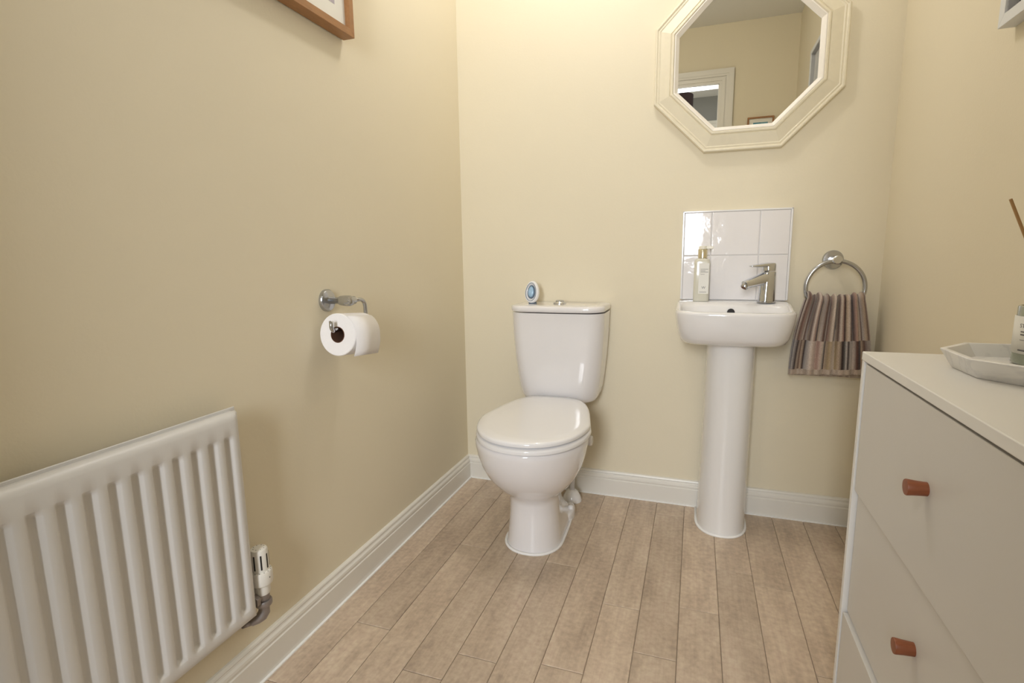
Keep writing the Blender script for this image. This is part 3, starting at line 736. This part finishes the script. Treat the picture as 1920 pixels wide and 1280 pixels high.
g = G(); g.tube([(vx-.018, vy-.019, .177), (XL+.001, vy-.030, .170)], .0068, n=14); g.make('pipe_tail', VALVEG, tv, smooth=True)
adopt(tv)
tv.location.z -= .007

# ------------------------------------------------------------------ dresser
XF, YD, YD0, ZT = .303, 1.150, .44, .815
dr = thing('chest_of_drawers', (XF+.14, .8, 0), 'white three-drawer chest with round wooden knobs against the right wall', 'chest of drawers')
XBk = XR-.019
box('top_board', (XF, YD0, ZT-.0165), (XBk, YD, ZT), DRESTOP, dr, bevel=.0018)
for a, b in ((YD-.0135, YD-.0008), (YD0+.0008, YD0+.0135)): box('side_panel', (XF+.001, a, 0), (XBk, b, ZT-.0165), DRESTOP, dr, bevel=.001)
box('back_panel', (XBk-.006, YD0+.013, .02), (XBk-.001, YD-.013, ZT-.017), DRESIN, dr)
box('inner_carcass', (XF+.030, YD0+.0135, .012), (XBk-.007, YD-.0135, ZT-.018), DRESIN, dr)
zs = [(.5445, .7935, .0035), (.2895, .5405, .0100), (.030, .2845, .0030)]
for z0, z1, ins in zs:
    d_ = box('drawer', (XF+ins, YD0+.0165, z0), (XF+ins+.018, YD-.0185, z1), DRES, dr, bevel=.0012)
    if z0 > .1 or True:
        zk = {0: .682, 1: .4415, 2: .165}[zs.index((z0, z1, ins))]
        kn = G().lathe([(.0095, 0), (.0095, .001), (.0103, .014), (.0113, .0235), (.0108, .0248), (.006, .0252)], (0, 0, 0), axis='x', n=28)
        kn.v = [(XF+ins-x, .822+y, zk+z) for x, y, z in kn.v]
        kn.make('knob', KNOB, d_, autos=40)
box('plinth', (XF+.012, YD0+.0135, 0), (XF+.024, YD-.0135, .026), DRES, dr)
adopt(dr)

# marble tray
tray = thing('marble_tray', (.483, .98, ZT), 'white octagonal marble tray on the chest of drawers', 'tray')
def trr(off, z):
    x0, x1, ya, yb_, c1, c2 = .378+off, .588-off, .862+off, 1.098-off, .058, .068
    k = off*.42
    return [(x0, ya+c2-k, z), (x0+c1-k, ya, z), (x1-c1+k, ya, z), (x1, ya+c2-k, z), (x1, yb_-c2+k, z), (x1-c1+k, yb_, z), (x0+c1-k, yb_, z), (x0, yb_-c2+k, z)]
G().loft([trr(.017, ZT+.0003), trr(.0012, ZT+.029), trr(.0022, ZT+.0305), trr(.0085, ZT+.0305), trr(.0098, ZT+.029), trr(.020, ZT+.010)]).make('tray_body', MARBLE, tray, bevel=.0006)
adopt(tray)

# reed diffuser
DCX, DCY, DR = .5135, 1.013, .045
df = thing('reed_diffuser', (DCX, DCY, ZT+.010), 'glass reed diffuser bottle with white label standing in the marble tray', 'diffuser')
G().lathe([(DR-.004, ZT+.0105), (DR, ZT+.014), (DR, ZT+.084), (DR-.001, ZT+.0865), (DR-.001, ZT+.099), (DR-.002, ZT+.101), (DR-.005, ZT+.101), (DR-.006, ZT+.096), (DR-.006, ZT+.088)], (DCX, DCY, 0), n=48).make('glass_jar', DIFFL, df, autos=40)
# curved label
def arcpatch(r, a0, a1, z0, z1, mat, name, parent, slant=0, n=20):
    v = []; f = []
    for k in range(n+1):
        a = a0+(a1-a0)*k/n; zz0 = z0; zz1 = z1
        v += [(DCX+r*math.cos(a), DCY+r*math.sin(a), zz0), (DCX+r*math.cos(a), DCY+r*math.sin(a), zz1)]
    for k in range(n): f.append((2*k, 2*k+2, 2*k+3, 2*k+1))
    o = mesh_obj(name, v, f, mat, parent, smooth=True); m = o.modifiers.new('t', 'SOLIDIFY'); m.thickness = .0003; return o
# the side facing the camera is around angle -116 deg; the visible left edge lies near -180..-150
la = arcpatch(DR+.0004, math.radians(-205), math.radians(-70), ZT+.029, ZT+.086, LABEL, 'label', df); la['label'] = 'white label with dark print'
def curved_text(s, size, ang0, z, parent):
    o = text(s, size, (0, 0, 0), Matrix.Identity(3), INK, parent, 'letter_row', ext=.00005)
    for v in o.data.vertices:
        a = ang0+v.co.x/DR; r = DR+.0008+v.co.z; zz = z+v.co.y
        v.co = (DCX+r*math.cos(a), DCY+r*math.sin(a), zz)
curved_text('STIAN', .0085, math.radians(-172), ZT+.069, la)
for z, a1 in ((.062, -128), (.0575, -112), (.050, -145)):
    arcpatch(DR+.0009, math.radians(-168), math.radians(a1), ZT+z, ZT+z+.0018 if z > .055 else ZT+z+.0006, INK, 'print_line', la)
arcpatch(DR+.0009, math.radians(-170), math.radians(-120), ZT+.0335, ZT+.0355, INK, 'print_line', la)
for top in ((.427, .985, 1.073), (.565, .96, 1.07), (.575, 1.04, 1.06)):
    b0 = (DCX+max(-.03, min(.030, (DCX-top[0])*.5)), DCY+(DCY-top[1])*.2, ZT+.02)
    G().tube([b0, top], .0022, n=8).make('reed', REED, df, smooth=True)
adopt(df)

# ------------------------------------------------------------------ pictures
def art_mat(name, c1, c2, c3, scale):
    m, nt, b, N, L = new_mat(name); tc = N.new('ShaderNodeTexCoord'); n = N.new('ShaderNodeTexNoise'); n.inputs['Scale'].default_value = scale; n.inputs['Detail'].default_value = 5
    L.new(tc.outputs['Object'], n.inputs['Vector']); r = N.new('ShaderNodeValToRGB'); e = r.color_ramp.elements
    e[0].position = .35; e[0].color = (*c1, 1); e[1].position = .65; e[1].color = (*c3, 1); k = e.new(.5); k.color = (*c2, 1)
    L.new(n.outputs['Fac'], r.inputs[0]); L.new(r.outputs[0], b.inputs['Base Color']); b.inputs['Roughness'].default_value = .7; return m
ART1 = art_mat('lilac_grey_print', (.42, .37, .42), (.62, .57, .60), (.80, .76, .74), 18)
ART2 = art_mat('teal_sea_print', (.07, .22, .30), (.12, .33, .42), (.30, .50, .55), 20)
ART3 = art_mat('pale_grey_print', (.50, .51, .52), (.58, .58, .58), (.65, .65, .64), 6)
def frame_x(root, xw, s, d0, d1, ya, yb_, za, zb, fw_, mat):
    """frame on a wall normal to x. s: direction into room"""
    for nm, q in (('rail', ((ya, za), (yb_, za), (yb_-fw_, za+fw_), (ya+fw_, za+fw_))), ('rail', ((ya, zb), (yb_, zb), (yb_-fw_, zb-fw_), (ya+fw_, zb-fw_))),
                  ('rail', ((ya, za), (ya, zb), (ya+fw_, zb-fw_), (ya+fw_, za+fw_))), ('rail', ((yb_, za), (yb_, zb), (yb_-fw_, zb-fw_), (yb_-fw_, za+fw_)))):
        v = [(xw+s*d0, y, z) for y, z in q]+[(xw+s*d1, y, z) for y, z in q]
        mesh_obj(nm, v, [(0,1,2,3),(4,5,6,7)]+[(i, (i+1) % 4, 4+(i+1) % 4, 4+i) for i in range(4)], mat, root, bevel=.0008)
pl_ = thing('framed_picture', (XL, 1.1, 1.607), 'brown wooden framed picture with ivory mount on the left wall', 'picture')
frame_x(pl_, XL, 1, .004, .041, .80, 1.362, 1.605, 2.15, .019, OAK)
box('mount', (XL+.004, .805, 1.61), (XL+.026, 1.357, 2.145), MOUNT, pl_)
G().box((XL+.026, .87, 1.67), (XL+.0265, 1.300, 2.09)).make('print', ART1, pl_)
adopt(pl_)
pr_ = thing('framed_picture', (XR, 1.1, 1.452), 'white box-framed picture high on the right wall', 'picture')
frame_x(pr_, XR, -1, 0, .030, .60, 1.452, 1.452, 2.14, .022, WHITEFR)
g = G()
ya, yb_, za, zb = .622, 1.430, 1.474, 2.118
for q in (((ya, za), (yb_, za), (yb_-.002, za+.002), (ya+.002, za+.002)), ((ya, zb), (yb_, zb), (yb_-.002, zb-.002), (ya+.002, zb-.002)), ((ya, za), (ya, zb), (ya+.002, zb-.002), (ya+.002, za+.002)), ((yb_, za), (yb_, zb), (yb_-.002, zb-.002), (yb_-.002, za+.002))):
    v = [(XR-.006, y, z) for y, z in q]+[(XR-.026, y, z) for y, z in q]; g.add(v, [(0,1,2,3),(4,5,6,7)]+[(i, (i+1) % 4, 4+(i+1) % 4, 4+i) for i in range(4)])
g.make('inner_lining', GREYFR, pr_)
box('mount', (XR-.008, .622, 1.474), (XR-.002, 1.430, 2.118), ART3, pr_)
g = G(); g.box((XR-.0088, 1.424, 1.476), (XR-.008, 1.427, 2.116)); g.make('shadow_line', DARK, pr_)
adopt(pr_)
# small picture beside the doorway, seen in the mirror
ps = thing('framed_picture', (.385, YN, 1.70), 'small brown framed teal picture beside the doorway, seen in the mirror', 'picture')
x0, x1, z0, z1, f_ = .299, .469, 1.70, 1.945, .010
for q in (((x0, z0), (x1, z0), (x1-f_, z0+f_), (x0+f_, z0+f_)), ((x0, z1), (x1, z1), (x1-f_, z1-f_), (x0+f_, z1-f_)), ((x0, z0), (x0, z1), (x0+f_, z1-f_), (x0+f_, z0+f_)), ((x1, z0), (x1, z1), (x1-f_, z1-f_), (x1-f_, z0+f_))):
    v = [(x, YN, z) for x, z in q]+[(x, YN+.018, z) for x, z in q]
    mesh_obj('rail', v, [(0,1,2,3),(4,5,6,7)]+[(i, (i+1) % 4, 4+(i+1) % 4, 4+i) for i in range(4)], OAK, ps)
box('mount', (x0+.005, YN, z0+.005), (x1-.005, YN+.008, z1-.005), MOUNT, ps)
box('print', (x0+.038, YN+.008, z0+.045), (x1-.038, YN+.0085, z1-.036), ART2, ps)
adopt(ps)

# ------------------------------------------------------------------ ceiling light and hall pendant
cl = thing('ceiling_light', (-.36, 1.62, ZC), 'round ceiling light above the toilet end of the room', 'ceiling light')
G().lathe([(.03, ZC-.065), (.035, ZC-.06), (.035, ZC-.022), (.075, ZC-.018), (.08, ZC-.014), (.08, ZC)], (-.36, 1.62, 0), n=40).make('light_body', SEATM, cl, autos=40)
adopt(cl)
hc = thing('hall_fill_light', (-1.05, -.95, ZC), 'added unseen fill light fitting on the hall ceiling beyond the doorway', 'ceiling light')  # made-up fitting for the hall fill lamp, kept out of the mirror view
G().lathe([(.16, ZC-.04), (.165, ZC-.035), (.165, ZC)], (-1.05, -.95, 0), n=40).make('light_body', SEATM, hc, autos=40)
adopt(hc)
pn = thing('pendant_lamp', (-.235, -.95, ZC), 'dark brown drum pendant shade in the hall, seen in the mirror', 'lamp')
PXc, PYc = -.235, -.95
G().lathe([(.150, 2.10), (.150, 2.385), (.147, 2.385), (.147, 2.10)], (PXc, PYc, 0), n=48, cap=False).make('lamp_shade', SHADE, pn, autos=40)
G().tube([(PXc, PYc, ZC), (PXc, PYc, 2.2)], .003, n=8).make('cord', DARK, pn)
G().lathe([(.045, ZC-.03), (.05, ZC-.02), (.05, ZC)], (PXc, PYc, 0), n=24).make('ceiling_rose', SEATM, pn, autos=40)
adopt(pn)
